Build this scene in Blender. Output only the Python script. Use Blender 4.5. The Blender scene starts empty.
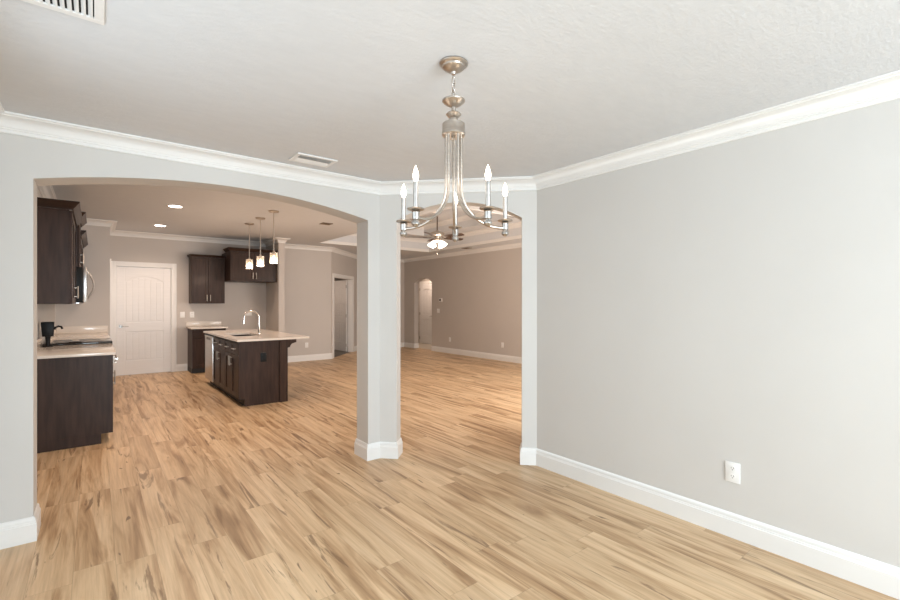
import bpy, bmesh, math, random
from mathutils import Vector, Matrix
random.seed(7)
PI = math.pi
S = bpy.context.scene
COL = S.collection

# ---------------------------------------------------------------- camera, world, daylight, exposure
CAM_Z = 1.42
YAW = math.radians(38.15)
cam_d = bpy.data.cameras.new('camera')
cam = bpy.data.objects.new('camera', cam_d)
COL.objects.link(cam)
cam.location = (0, 0, CAM_Z)
cam.rotation_euler = (PI / 2, 0, -YAW)
cam_d.sensor_width = 36
cam_d.lens = 36 * 452 / 900
cam_d.shift_y = 2.5 / 900
cam_d.clip_start = 0.02
S.camera = cam

S.view_settings.view_transform = 'Standard'
S.view_settings.look = 'None'
S.view_settings.gamma = 1
S.view_settings.use_curve_mapping = False
S.view_settings.exposure = 0.0

W = bpy.data.worlds.new('sky')
S.world = W
W.use_nodes = True
W.node_tree.nodes['Background'].inputs[0].default_value = (0.75, 0.86, 1.0, 1)
W.node_tree.nodes['Background'].inputs[1].default_value = 1.0

S.cycles.max_bounces = 10
S.cycles.diffuse_bounces = 6
S.cycles.glossy_bounces = 4
S.cycles.transmission_bounces = 8
S.cycles.sample_clamp_indirect = 4.0
S.cycles.caustics_reflective = False
S.cycles.caustics_refractive = False

WARM = (1.0, 0.74, 0.565)


def area_light(name, loc, rot, sx, sy, power, color=(1, 1, 1), spread=PI):
    d = bpy.data.lights.new(name, 'AREA')
    d.shape = 'RECTANGLE'
    d.size, d.size_y, d.energy, d.color, d.spread = sx, sy, power, color, spread
    o = bpy.data.objects.new(name, d)
    COL.objects.link(o)
    o.location, o.rotation_euler = loc, rot
    return o


# dining daylight from the window behind the camera; side and living lights are added
area_light('daylight_dining', (1.20, -3.17, 1.35), (PI / 2 + .10, 0, 0), 2.1, 2.0, 256, (0.79, 0.915, 1.0))
area_light('added_daylight_side', (-.47, 1.45, 1.45), (PI / 2 - .12, 0, -PI / 2), 2.2, 1.6, 23, (0.79, 0.915, 1.0))
area_light('added_daylight_living', (5.9, 2.78, 1.35), (PI / 2 + .22, 0, 0), 2.6, 2.1, 205, (1.0, 0.90, 0.82))

# ---------------------------------------------------------------- materials


def new_mat(name):
    m = bpy.data.materials.new(name)
    m.use_nodes = True
    return m, m.node_tree, m.node_tree.nodes['Principled BSDF']


def node(nt, kind, **kw):
    n = nt.nodes.new(kind)
    for k, v in kw.items():
        setattr(n, k, v)
    return n


def coords(nt, scale=(1, 1, 1), kind='Object'):
    if kind == 'World':
        g = node(nt, 'ShaderNodeNewGeometry')
        src = g.outputs['Position']
    else:
        t = node(nt, 'ShaderNodeTexCoord')
        src = t.outputs['Object']
    mp = node(nt, 'ShaderNodeMapping')
    mp.inputs['Scale'].default_value = scale
    nt.links.new(src, mp.inputs['Vector'])
    return mp.outputs['Vector']


def ramp(nt, fac, stops):
    r = node(nt, 'ShaderNodeValToRGB')
    els = r.color_ramp.elements
    while len(els) < len(stops):
        els.new(0.5)
    for e, (p, c) in zip(els, stops):
        e.position = p
        e.color = (*c, 1)
    nt.links.new(fac, r.inputs['Fac'])
    return r.outputs['Color']


def noise_mat(name, c1, c2, scale=(8, 8, 8), rough=0.5, metal=0.0, bump=0.0, detail=4, bump_scale=None, coat=0.0, spec=0.5, kind='Object', bump_dist=0.002):
    m, nt, b = new_mat(name)
    n = node(nt, 'ShaderNodeTexNoise')
    n.inputs['Scale'].default_value = 1
    n.inputs['Detail'].default_value = detail
    nt.links.new(coords(nt, scale, kind), n.inputs['Vector'])
    nt.links.new(ramp(nt, n.outputs['Fac'], [(0.3, c1), (0.7, c2)]), b.inputs['Base Color'])
    b.inputs['Roughness'].default_value = rough
    b.inputs['Metallic'].default_value = metal
    b.inputs['Specular IOR Level'].default_value = spec
    if coat:
        b.inputs['Coat Weight'].default_value = coat
        b.inputs['Coat Roughness'].default_value = 0.15
    if bump:
        src = n.outputs['Fac']
        if bump_scale:
            n2 = node(nt, 'ShaderNodeTexNoise')
            n2.inputs['Scale'].default_value = 1
            n2.inputs['Detail'].default_value = 3
            nt.links.new(coords(nt, bump_scale, kind), n2.inputs['Vector'])
            src = n2.outputs['Fac']
        bp = node(nt, 'ShaderNodeBump')
        bp.inputs['Strength'].default_value = bump
        bp.inputs['Distance'].default_value = bump_dist
        nt.links.new(src, bp.inputs['Height'])
        nt.links.new(bp.outputs['Normal'], b.inputs['Normal'])
    return m


def emit_mat(name, color, strength, mix_white=True):
    m, nt, b = new_mat(name)
    b.inputs['Base Color'].default_value = (0.9, 0.88, 0.84, 1)
    b.inputs['Roughness'].default_value = 0.4
    n = node(nt, 'ShaderNodeTexNoise')
    n.inputs['Scale'].default_value = 20
    c2 = tuple(0.97 * v for v in color)
    nt.links.new(ramp(nt, n.outputs['Fac'], [(0.3, c2), (0.7, color)]), b.inputs['Emission Color'])
    b.inputs['Emission Strength'].default_value = strength
    return m


WALL = noise_mat('wall_paint', (0.580, 0.568, 0.548), (0.596, 0.584, 0.564), (2, 2, 2), 0.75, bump=0.12, bump_scale=(160, 160, 160), kind='World', spec=0.3)
KWALL = noise_mat('wall_paint_warm_cast', (0.535, 0.503, 0.474), (0.550, 0.517, 0.488), (2, 2, 2), 0.75, bump=0.12, bump_scale=(160, 160, 160), kind='World', spec=0.3)  # the wall paint again, with a warm light cast put into its colour
CEIL = noise_mat('ceiling_paint', (0.630, 0.652, 0.678), (0.655, 0.677, 0.703), (9, 22, 9), 0.9, bump=0.7, bump_scale=(34, 58, 34), kind='World', spec=0.15, bump_dist=0.0028)
TRIM = noise_mat('trim_white', (0.745, 0.745, 0.735), (0.775, 0.775, 0.765), (3, 3, 3), 0.35, kind='World', spec=0.4)
DOORW = noise_mat('door_white', (0.745, 0.75, 0.755), (0.775, 0.78, 0.785), (3, 3, 30), 0.4, spec=0.4)
WOOD = noise_mat('espresso_wood', (0.021, 0.0105, 0.007), (0.047, 0.0245, 0.0165), (26, 26, 3), 0.42, bump=0.06, coat=0.04, spec=0.22)
WOODL = noise_mat('espresso_wood_across', (0.021, 0.0105, 0.007), (0.043, 0.0225, 0.015), (3, 3, 30), 0.42, coat=0.04, spec=0.22)
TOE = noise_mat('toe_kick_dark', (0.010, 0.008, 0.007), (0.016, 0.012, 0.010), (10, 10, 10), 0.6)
QUARTZ = noise_mat('quartz_top', (0.66, 0.61, 0.555), (0.72, 0.675, 0.62), (170, 170, 170), 0.12, spec=0.5, detail=3)
STEEL = noise_mat('stainless_steel', (0.52, 0.50, 0.48), (0.62, 0.60, 0.58), (2, 2, 140), 0.28, metal=1.0)
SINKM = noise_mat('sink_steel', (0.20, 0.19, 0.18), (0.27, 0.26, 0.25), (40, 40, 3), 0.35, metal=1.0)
NICKEL = noise_mat('brushed_nickel', (0.46, 0.41, 0.36), (0.56, 0.505, 0.45), (8, 8, 120), 0.33, metal=1.0)
CHROME = noise_mat('chrome', (0.80, 0.79, 0.77), (0.86, 0.85, 0.83), (5, 5, 5), 0.08, metal=1.0)
SLEEVE = noise_mat('candle_sleeve_nickel', (0.42, 0.40, 0.38), (0.52, 0.50, 0.48), (6, 6, 60), 0.3, metal=1.0)
BRONZE = noise_mat('fan_bronze', (0.10, 0.075, 0.055), (0.16, 0.12, 0.09), (20, 20, 20), 0.35, metal=0.8)
BLADE = noise_mat('fan_blade_walnut', (0.045, 0.025, 0.016), (0.09, 0.052, 0.034), (30, 4, 30), 0.35)
BLACK = noise_mat('black_plastic', (0.004, 0.004, 0.004), (0.007, 0.007, 0.007), (30, 30, 30), 0.45, spec=0.2)
GLASSK = noise_mat('black_glass', (0.008, 0.008, 0.009), (0.012, 0.012, 0.013), (5, 5, 5), 0.06)
WPLAST = noise_mat('white_plastic', (0.78, 0.78, 0.77), (0.82, 0.82, 0.81), (20, 20, 20), 0.3)
GREYP = noise_mat('slot_grey', (0.16, 0.16, 0.16), (0.2, 0.2, 0.2), (20, 20, 20), 0.5)
VENTW = noise_mat('vent_white', (0.74, 0.74, 0.73), (0.78, 0.78, 0.77), (20, 20, 20), 0.4)
VENTB = noise_mat('vent_brown', (0.16, 0.12, 0.085), (0.22, 0.17, 0.12), (20, 20, 20), 0.5)
VOID = noise_mat('duct_dark', (0.012, 0.012, 0.012), (0.02, 0.02, 0.02), (8, 8, 8), 0.9)
HINGE = noise_mat('hinge_satin', (0.30, 0.28, 0.26), (0.38, 0.36, 0.33), (40, 40, 40), 0.35, metal=1.0)
TILE = noise_mat('hall_tile', (0.50, 0.46, 0.40), (0.58, 0.54, 0.47), (5, 5, 5), 0.4)
SLATE = noise_mat('laundry_floor', (0.10, 0.095, 0.09), (0.15, 0.14, 0.13), (9, 9, 9), 0.5)

FLAME = emit_mat('candle_bulb_glow', (1.0, 0.86, 0.68), 9.0)
CANLENS = emit_mat('downlight_lens', (1.0, 0.92, 0.82), 12.0)
FROST = emit_mat('frosted_shade_lit', (1.0, 0.90, 0.76), 2.2)
FILAMENT = emit_mat('pendant_bulb_glow', (1.0, 0.80, 0.52), 4.5)


def glass_mat(name, tint):
    m, nt, b = new_mat(name)
    n = node(nt, 'ShaderNodeTexNoise')
    n.inputs['Scale'].default_value = 60
    t = node(nt, 'ShaderNodeBsdfTransparent')
    t.inputs['Color'].default_value = (*tint, 1)
    b.inputs['Base Color'].default_value = (0.9, 0.88, 0.84, 1)
    b.inputs['Roughness'].default_value = 0.05
    lw = node(nt, 'ShaderNodeLayerWeight')
    lw.inputs['Blend'].default_value = 0.35
    mul = node(nt, 'ShaderNodeMath', operation='MULTIPLY_ADD')
    nt.links.new(lw.outputs['Facing'], mul.inputs[0])
    mul.inputs[1].default_value = 0.75
    mul.inputs[2].default_value = 0.10
    mx = node(nt, 'ShaderNodeMixShader')
    nt.links.new(mul.outputs[0], mx.inputs['Fac'])
    nt.links.new(t.outputs[0], mx.inputs[1])
    nt.links.new(b.outputs[0], mx.inputs[2])
    bp = node(nt, 'ShaderNodeBump')
    bp.inputs['Strength'].default_value = 0.3
    nt.links.new(n.outputs['Fac'], bp.inputs['Height'])
    nt.links.new(bp.outputs['Normal'], b.inputs['Normal'])
    nt.links.new(mx.outputs[0], nt.nodes['Material Output'].inputs['Surface'])
    return m


GLASS = glass_mat('clear_glass', (0.95, 0.93, 0.90))


def floor_mat():
    m, nt, b = new_mat('maple_planks')
    L = nt.links.new

    def math_(op, a, c=None, d=None):
        n = node(nt, 'ShaderNodeMath', operation=op)
        for i, v in enumerate((a, c, d)):
            if v is None:
                continue
            if isinstance(v, (int, float)):
                n.inputs[i].default_value = v
            else:
                L(v, n.inputs[i])
        return n.outputs[0]
    g = node(nt, 'ShaderNodeNewGeometry')
    sp = node(nt, 'ShaderNodeSeparateXYZ')
    L(g.outputs['Position'], sp.inputs[0])
    PW, PL = 0.180, 1.22
    xs = math_('DIVIDE', math_('ADD', sp.outputs['X'], 20.07), PW)
    row = math_('FLOOR', xs)
    fx = math_('FRACT', xs)
    wn = node(nt, 'ShaderNodeTexWhiteNoise', noise_dimensions='1D')
    L(row, wn.inputs['W'])
    ys = math_('ADD', math_('DIVIDE', math_('ADD', sp.outputs['Y'], 20.0), PL), wn.outputs['Value'])
    colm = math_('FLOOR', ys)
    fy = math_('FRACT', ys)
    cv = node(nt, 'ShaderNodeCombineXYZ')
    L(row, cv.inputs[0])
    L(colm, cv.inputs[1])
    wid = node(nt, 'ShaderNodeTexWhiteNoise', noise_dimensions='2D')
    L(cv.outputs[0], wid.inputs['Vector'])
    pid = wid.outputs['Value']

    def grain(sx, sy, detail, rough, dist, off):
        v = node(nt, 'ShaderNodeCombineXYZ')
        L(math_('ADD', math_('MULTIPLY', sp.outputs['X'], sx), math_('MULTIPLY', pid, 37.0 + off)), v.inputs[0])
        L(math_('ADD', math_('MULTIPLY', sp.outputs['Y'], sy), math_('MULTIPLY', pid, 91.0 + off)), v.inputs[1])
        L(math_('MULTIPLY', pid, 53.0), v.inputs[2])
        n = node(nt, 'ShaderNodeTexNoise')
        n.inputs['Scale'].default_value = 1
        n.inputs['Detail'].default_value = detail
        n.inputs['Roughness'].default_value = rough
        n.inputs['Distortion'].default_value = dist
        L(v.outputs[0], n.inputs['Vector'])
        return n.outputs['Fac']

    def mixc(kind, fac, a, c):
        n = node(nt, 'ShaderNodeMix', data_type='RGBA', blend_type=kind)
        if isinstance(fac, (int, float)):
            n.inputs['Factor'].default_value = fac
        else:
            L(fac, n.inputs['Factor'])
        for s, v in (('A', a), ('B', c)):
            sock = [i for i in n.inputs if i.name == s and i.type == 'RGBA'][0]
            if isinstance(v, tuple):
                sock.default_value = (*v, 1)
            else:
                L(v, sock)
        return [o for o in n.outputs if o.type == 'RGBA'][0]
    broad = grain(9.5, 0.75, 4, 0.55, 1.1, 3)
    base = ramp(nt, broad, [(0.29, (0.30, 0.18, 0.092)), (0.40, (0.47, 0.31, 0.175)), (0.52, (0.635, 0.46, 0.285)), (0.75, (0.74, 0.57, 0.38))])
    base = mixc('MULTIPLY', 1.0, base, ramp(nt, pid, [(0.0, (0.90, 0.88, 0.86)), (0.4, (1.0, 0.99, 0.98)), (0.7, (1.06, 1.06, 1.06)), (1.0, (0.95, 0.94, 0.92))]))
    fine = grain(70, 2.2, 5, 0.65, 0.3, 7)
    base = mixc('MULTIPLY', 0.75, base, ramp(nt, fine, [(0.3, (0.78, 0.74, 0.70)), (0.6, (1.05, 1.04, 1.03))]))
    # dark mineral streaks and small knots of the boards
    st = grain(11, 0.75, 6, 0.60, 1.5, 11)
    stm = ramp(nt, st, [(0.60, (0, 0, 0)), (0.66, (1, 1, 1))])
    base = mixc('MIX', math_('MULTIPLY', stm, 0.72), base, (0.17, 0.092, 0.045))
    kn = grain(20, 4.0, 2, 0.5, 0.5, 17)
    knm = ramp(nt, kn, [(0.73, (0, 0, 0)), (0.77, (1, 1, 1))])
    base = mixc('MIX', math_('MULTIPLY', knm, 0.8), base, (0.11, 0.06, 0.03))
    # seams
    ex = math_('MINIMUM', fx, math_('SUBTRACT', 1.0, fx))
    ey = math_('MINIMUM', fy, math_('SUBTRACT', 1.0, fy))
    sx = math_('LESS_THAN', ex, 0.0075)
    sy = math_('LESS_THAN', ey, 0.0012)
    seam = math_('MAXIMUM', sx, sy)
    base = mixc('MIX', math_('MULTIPLY', seam, 0.30), base, (0.16, 0.10, 0.055))
    L(base, b.inputs['Base Color'])
    rr = node(nt, 'ShaderNodeMapRange')
    L(fine, rr.inputs['Value'])
    rr.inputs['To Min'].default_value = 0.34
    rr.inputs['To Max'].default_value = 0.48
    L(rr.outputs[0], b.inputs['Roughness'])
    b.inputs['Specular IOR Level'].default_value = 0.4
    bp = node(nt, 'ShaderNodeBump')
    bp.inputs['Strength'].default_value = 0.15
    bp.inputs['Distance'].default_value = 0.002
    L(math_('SUBTRACT', fine, math_('MULTIPLY', seam, 1.0)), bp.inputs['Height'])
    L(bp.outputs['Normal'], b.inputs['Normal'])
    return m


FLOORM = floor_mat()

# ---------------------------------------------------------------- mesh helpers
ORG = {}


def ident(p):
    return p


def faceNY(yf):      # u along +X, v up, w outwards towards -Y
    return lambda p: (p[0], yf - p[2], p[1])


def facePX(xf):      # u along +Y, v up, w outwards towards +X
    return lambda p: (xf + p[2], p[0], p[1])


def faceNX(xf):      # u along +Y, v up, w outwards towards -X
    return lambda p: (xf - p[2], p[0], p[1])


def faceDown(z):     # u = X, v = Y, w downwards
    return lambda p: (p[0], p[1], z - p[2])


class MB:
    def __init__(self, M=ident):
        self.bm = bmesh.new()
        self.M = M

    def v(self, p):
        return self.bm.verts.new(self.M(tuple(p)))

    def box(self, x0, y0, z0, x1, y1, z1):
        vs = [self.v(p) for p in ((x0, y0, z0), (x1, y0, z0), (x1, y1, z0), (x0, y1, z0), (x0, y0, z1), (x1, y0, z1), (x1, y1, z1), (x0, y1, z1))]
        for f in ((0, 3, 2, 1), (4, 5, 6, 7), (0, 1, 5, 4), (1, 2, 6, 5), (2, 3, 7, 6), (3, 0, 4, 7)):
            self.bm.faces.new([vs[i] for i in f])
        return self

    def prism(self, pts, dvec=None, w0=0.0, w1=0.0, other=None):
        """polygon pts (u,v) from w0 to w1; `other` gives a different outline at w1"""
        a = [self.v((p[0], p[1], w0)) for p in pts]
        c = [self.v((p[0], p[1], w1)) for p in (other or pts)]
        n = len(pts)
        self.bm.faces.new(a[::-1])
        self.bm.faces.new(c)
        for i in range(n):
            j = (i + 1) % n
            self.bm.faces.new((a[i], a[j], c[j], c[i]))
        return self

    def lathe(self, prof, cx=0, cy=0, n=24, cap=True):
        rings = []
        for r, z in prof:
            if r < 1e-6:
                rings.append([self.v((cx, cy, z))])
            else:
                rings.append([self.v((cx + r * math.cos(2 * PI * k / n), cy + r * math.sin(2 * PI * k / n), z)) for k in range(n)])
        for a, c in zip(rings, rings[1:]):
            for k in range(n):
                j = (k + 1) % n
                if len(a) == 1 and len(c) == 1:
                    continue
                if len(a) == 1:
                    self.bm.faces.new((a[0], c[k], c[j]))
                elif len(c) == 1:
                    self.bm.faces.new((a[k], a[j], c[0]))
                else:
                    self.bm.faces.new((a[k], a[j], c[j], c[k]))
        if cap:
            for r in (rings[0], rings[-1]):
                if len(r) > 2:
                    self.bm.faces.new(r)
        return self

    def tube(self, pts, r, n=10, closed=False):
        P = [Vector(p) for p in pts]
        m = len(P)
        rings = []
        up = Vector((0, 0, 1))
        last = None
        for i in range(m):
            if closed:
                t = (P[(i + 1) % m] - P[i - 1]).normalized()
            else:
                t = (P[min(i + 1, m - 1)] - P[max(i - 1, 0)]).normalized()
            if last is None:
                a = up if abs(t.dot(up)) < 0.9 else Vector((1, 0, 0))
                x = t.cross(a).normalized()
            else:
                x = (last - t * last.dot(t)).normalized()
            last = x
            y = t.cross(x)
            rr = r[i] if isinstance(r, (list, tuple)) else r
            rings.append([self.v(P[i] + (x * math.cos(2 * PI * k / n) + y * math.sin(2 * PI * k / n)) * rr) for k in range(n)])
        pairs = list(zip(rings, rings[1:]))
        if closed:
            pairs.append((rings[-1], rings[0]))
        for a, c in pairs:
            for k in range(n):
                j = (k + 1) % n
                self.bm.faces.new((a[k], a[j], c[j], c[k]))
        if not closed:
            self.bm.faces.new(rings[0][::-1])
            self.bm.faces.new(rings[-1])
        return self

    def sweep(self, path, prof, closed=False):
        """profile (offset to the right of travel, z) swept along a floor plan polyline with mitres"""
        n = len(path)
        P = [Vector((p[0], p[1])) for p in path]

        def right(a, c):
            d = (c - a).normalized()
            return Vector((d.y, -d.x))
        rings = []
        for i in range(n):
            if closed or 0 < i < n - 1:
                r1 = right(P[i - 1], P[i])
                r2 = right(P[i], P[(i + 1) % n])
                mvec = (r1 + r2) / (1 + r1.dot(r2))
            elif i == 0:
                mvec = right(P[0], P[1])
            else:
                mvec = right(P[-2], P[-1])
            rings.append([self.v((P[i].x + mvec.x * o, P[i].y + mvec.y * o, z)) for o, z in prof])
        pairs = list(zip(rings, rings[1:]))
        if closed:
            pairs.append((rings[-1], rings[0]))
        k = len(prof)
        for a, c in pairs:
            for i in range(k):
                j = (i + 1) % k
                self.bm.faces.new((a[i], c[i], c[j], a[j]))
        if not closed:
            self.bm.faces.new(rings[0])
            self.bm.faces.new(rings[-1][::-1])
        return self

    def build(self, name, mat, parent=None, bevel=0.0, loc=None, smooth=True, seg=2):
        bm = self.bm
        bmesh.ops.recalc_face_normals(bm, faces=bm.faces[:])
        if bevel:
            es = [e for e in bm.edges if len(e.link_faces) == 2 and e.calc_face_angle(0) > 0.6]
            bmesh.ops.bevel(bm, geom=es, offset=bevel, segments=seg, affect='EDGES', profile=0.5, clamp_overlap=True)
        if parent is not None:
            org = ORG[parent.name]
        elif loc is not None:
            org = Vector(loc)
        else:
            xs = [v.co for v in bm.verts]
            org = Vector((sum(p.x for p in xs) / len(xs), sum(p.y for p in xs) / len(xs), min(p.z for p in xs)))
        for v in bm.verts:
            v.co -= org
        me = bpy.data.meshes.new(name)
        bm.to_mesh(me)
        bm.free()
        me.materials.append(mat)
        if smooth:
            for p in me.polygons:
                p.use_smooth = True
            me.set_sharp_from_angle(angle=math.radians(35))
        o = bpy.data.objects.new(name, me)
        COL.objects.link(o)
        if parent is None:
            o.location = org
        else:
            o.parent = parent
        ORG[o.name] = org
        return o


def tag(o, label, cat=None, group=None, kind=None):
    o['label'] = label
    if cat:
        o['category'] = cat
    if group:
        o['group'] = group
    if kind:
        o['kind'] = kind
    return o


def thing(name, loc, label, cat, group=None):
    o = bpy.data.objects.new(name, None)
    o.empty_display_size = 0.1
    COL.objects.link(o)
    o.location = loc
    ORG[o.name] = Vector(loc)
    return tag(o, label, cat, group)


def struct(mb, name, mat, label, cat, **kw):
    return tag(mb.build(name, mat, **kw), label, cat, kind='structure')


def copy_tree(o, parent=None):
    c = o.copy()
    COL.objects.link(c)
    if parent is not None:
        c.parent = parent
    ORG[c.name] = ORG.get(o.name, Vector((0, 0, 0)))
    for ch in list(o.children):
        copy_tree(ch, c)
    return c


# ---------------------------------------------------------------- room plan (metres)
XL = -0.50          # left wall of dining room and kitchen
YA = 3.654          # dining face of the arch wall
XB = 3.039          # dining face of the right wall
T = 0.22            # arch wall thickness
TM = 0.15           # angled wall thickness
HD = 2.50           # dining ceiling
HK = 2.80           # kitchen and living room ceiling
HT1 = 3.13          # first step of the tray
HT = 3.38           # tray ceiling
CX = 2.052          # corner arch wall / angled wall
CY2 = 2.640         # corner angled wall / right wall
YS = 9.60           # pantry corner
YK = 10.80          # kitchen back wall
XR = 7.80           # living room right wall
R2 = math.sqrt(0.5)

# floor -----------------------------------------------------------------
struct(MB().box(XL - .15, -3.4, -.1, XR + .15, 12.45, 0), 'floor', FLOORM, 'light maple plank floor running through all the rooms', 'floor', smooth=False)
struct(MB().box(XR + .15, 9.6, -.1, 9.1, 13.6, 0.0), 'floor_hall', TILE, 'pale tile floor of the small hall beyond the far arch', 'floor', smooth=False)
struct(MB().prism([(4.6, 10.95), (4.68 + .1, 10.95), (6.2, 12.45 - .05), (6.2, 13.6), (4.0, 13.6), (4.0, 10.95)], w0=0.001, w1=0.004), 'floor_laundry', SLATE, 'dark floor seen below the open far door', 'floor', smooth=False)
struct(MB().box(3.6, 12.45, -.1, XR + .15, 13.7, 0.0), 'floor_back', SLATE, 'dark floor of the room behind the open far door', 'floor', smooth=False)

# ceilings ----------------------------------------------------------------
struct(MB().prism([(XL - .1, -3.35), (XB + .1, -3.35), (XB + .1, CY2 + .05), (CX + .05, YA + .1), (XL - .1, YA + .1)], w0=HD, w1=HD + .15), 'ceiling_dining', CEIL, 'textured pale dining room ceiling', 'ceiling', smooth=False)
TX0, TX1, TY0, TY1 = 4.07, 7.18, 5.05, 10.07
c = MB()
c.box(XL - .15, YA + .05, HK, TX0, 13.7, HK + .1)
c.box(TX0, TY1, HK, 9.2, 13.7, HK + .1)
c.box(TX1, 2.5, HK, 9.2, TY1, HK + .1)
c.box(TX0, 2.5, HK, TX1, TY0, HK + .1)
c.box(2.2, 2.5, HK, TX0, YA + .05, HK + .1)
struct(c, 'ceiling_kitchen', CEIL, 'flat ceiling over the kitchen and around the living room tray', 'ceiling', smooth=False)
UX0, UX1, UY0, UY1 = TX0 + .53, TX1 - .53, TY0 + .53, TY1 - .53
c = MB()


def ring(c, a, b, z0, z1):          # flat frame between two rectangles
    c.box(a[0], a[2], z0, b[0], a[3], z1).box(b[1], a[2], z0, a[1], a[3], z1).box(b[0], a[2], z0, b[1], b[2], z1).box(b[0], b[3], z0, b[1], a[3], z1)


ring(c, (TX0 - .1, TX1 + .1, TY0 - .1, TY1 + .1), (TX0, TX1, TY0, TY1), HK + .1, HT1 + .1)
ring(c, (TX0, TX1, TY0, TY1), (UX0, UX1, UY0, UY1), HT1, HT1 + .1)
ring(c, (UX0 - .1, UX1 + .1, UY0 - .1, UY1 + .1), (UX0, UX1, UY0, UY1), HT1 + .1, HT)
c.box(UX0 - .1, UY0 - .1, HT, UX1 + .1, UY1 + .1, HT + .1)
struct(c, 'ceiling_tray', CEIL, 'raised tray ceiling of the living room', 'ceiling', smooth=False)

# walls -------------------------------------------------------------------


def arch_pts(s0, s1, zs, zt, n=40):
    half = (s1 - s0) / 2
    rise = zt - zs
    r = (half * half + rise * rise) / (2 * rise)
    cz = zt - r
    a0 = math.asin(half / r)
    mid = (s0 + s1) / 2
    return [(mid + r * math.sin(a), cz + r * math.cos(a)) for a in [a0 - 2 * a0 * k / n for k in range(n + 1)]]


def arch_wall(mb, a0, a1, b0, b1, s0, s1, zs, zt, th, h=2.9):
    """wall from a0..a1 (front face) and b0..b1 (back face) with an arched opening s0..s1; M maps (s,z,w)"""
    ap = arch_pts(s0, s1, zs, zt)
    front = [(a0, 0), (s0, 0)] + ap[::-1] + [(s1, 0), (a1, 0), (a1, h), (a0, h)]
    back = [(b0, 0), (s0, 0)] + ap[::-1] + [(s1, 0), (b1, 0), (b1, h), (b0, h)]
    mb.prism(front, w0=0, w1=th, other=back)
    return mb


A0, A1 = -0.289, 1.932
LM = math.hypot(XB - CX, YA - CY2)
MDX, MDY = (XB - CX) / LM, (CY2 - YA) / LM          # direction of the angled wall
MNX, MNY = -MDY, MDX                                # its back normal


def mid_map(p):
    return (CX + MDX * p[0] + MNX * p[2], YA + MDY * p[0] + MNY * p[2], p[1])


SB0 = (T - MNY * TM) / MDY                          # back edge meets the back of the arch wall
mit = MDX * SB0 + MNX * TM
TB = .20
SB1 = (XB + TB - CX - MNX * TM) / MDX               # back edge meets the back of the right wall
YB1 = YA + MDY * SB1 + MNY * TM
struct(arch_wall(MB(lambda p: (p[0], YA + p[2], p[1])), XL, CX, XL, CX + mit, A0, A1, 2.159, 2.285, T), 'wall_arch', WALL, 'greige wall with the wide low arch to the kitchen', 'wall', smooth=False)
M0, M1 = 0.157, LM - 0.128
struct(arch_wall(MB(mid_map), 0, LM, SB0, SB1, M0, M1, 2.165, 2.318, TM), 'wall_corner', WALL, 'angled corner wall with the narrow arch to the living room', 'wall', smooth=False)
struct(MB().prism([(XB, CY2), (XB + TB, YB1), (XB + TB, -3.4), (XB, -3.4)], w0=0, w1=2.9), 'wall_right', WALL, 'plain greige right wall of the dining room', 'wall', smooth=False)
struct(MB().box(XL - .15, -3.4, 0, XL, .25, 2.9).box(XL - .15, 2.65, 0, XL, YS, 2.9).box(XL - .15, .25, 0, XL, 2.65, .6).box(XL - .15, .25, 2.3, XL, 2.65, 2.9), 'wall_left', WALL, 'left wall of the dining room and kitchen', 'wall', smooth=False)
# back wall behind the camera with the window opening
c = MB()
c.box(XL, -3.4, 0, 0.1, -3.2, 2.9)
c.box(2.8, -3.4, 0, XB, -3.2, 2.9)
c.box(0.1, -3.4, 0, 2.8, -3.2, 0.25)
c.box(0.1, -3.4, 2.35, 2.8, -3.2, 2.9)
struct(c, 'wall_front', WALL, 'dining room wall behind the viewer, with the window', 'wall', smooth=False)
w = struct(MB().box(0.1, -3.35, .25, .16, -3.28, 2.35).box(2.74, -3.35, .25, 2.8, -3.28, 2.35).box(.16, -3.35, .25, 2.74, -3.28, .31).box(.16, -3.35, 2.29, 2.74, -3.28, 2.35).box(1.42, -3.35, .31, 1.48, -3.28, 2.29), 'window_1', TRIM, 'white framed dining room window behind the viewer', 'window', bevel=.004)
MB().box(.16, -3.32, .31, 2.74, -3.314, 2.29).build('window_pane', GLASS, w)

w = struct(MB().box(XL - .12, .25, .6, XL - .05, .31, 2.3).box(XL - .12, 2.59, .6, XL - .05, 2.65, 2.3).box(XL - .12, .31, .6, XL - .05, 2.59, .66).box(XL - .12, .31, 2.24, XL - .05, 2.59, 2.3).box(XL - .12,  1.42, .66, XL - .05,  1.48, 2.24), 'added_side_window', TRIM, 'white framed window added in the left dining room wall, out of view', 'window', bevel=.004)  # unseen window, added to even out the light on the right wall
MB().box(XL - .09, .31, .66, XL - .084, 2.59, 2.24).build('window_pane', GLASS, w)

# kitchen shell
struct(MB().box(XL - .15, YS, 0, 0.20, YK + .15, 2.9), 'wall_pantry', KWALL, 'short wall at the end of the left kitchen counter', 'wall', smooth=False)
D1a, D1b, D1h = 0.315, 1.235, 2.13
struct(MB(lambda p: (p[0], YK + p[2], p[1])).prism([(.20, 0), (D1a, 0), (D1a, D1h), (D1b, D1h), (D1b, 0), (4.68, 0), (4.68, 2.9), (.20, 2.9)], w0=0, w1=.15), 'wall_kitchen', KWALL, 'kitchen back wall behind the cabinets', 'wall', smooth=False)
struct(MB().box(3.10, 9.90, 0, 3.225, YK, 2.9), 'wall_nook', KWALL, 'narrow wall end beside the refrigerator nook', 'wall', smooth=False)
AX, AY = 4.68, YK
LA = 1.5 / R2


def ang_map(p):
    return (AX + R2 * p[0] - R2 * p[2], AY + R2 * p[0] + R2 * p[2], p[1])


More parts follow.
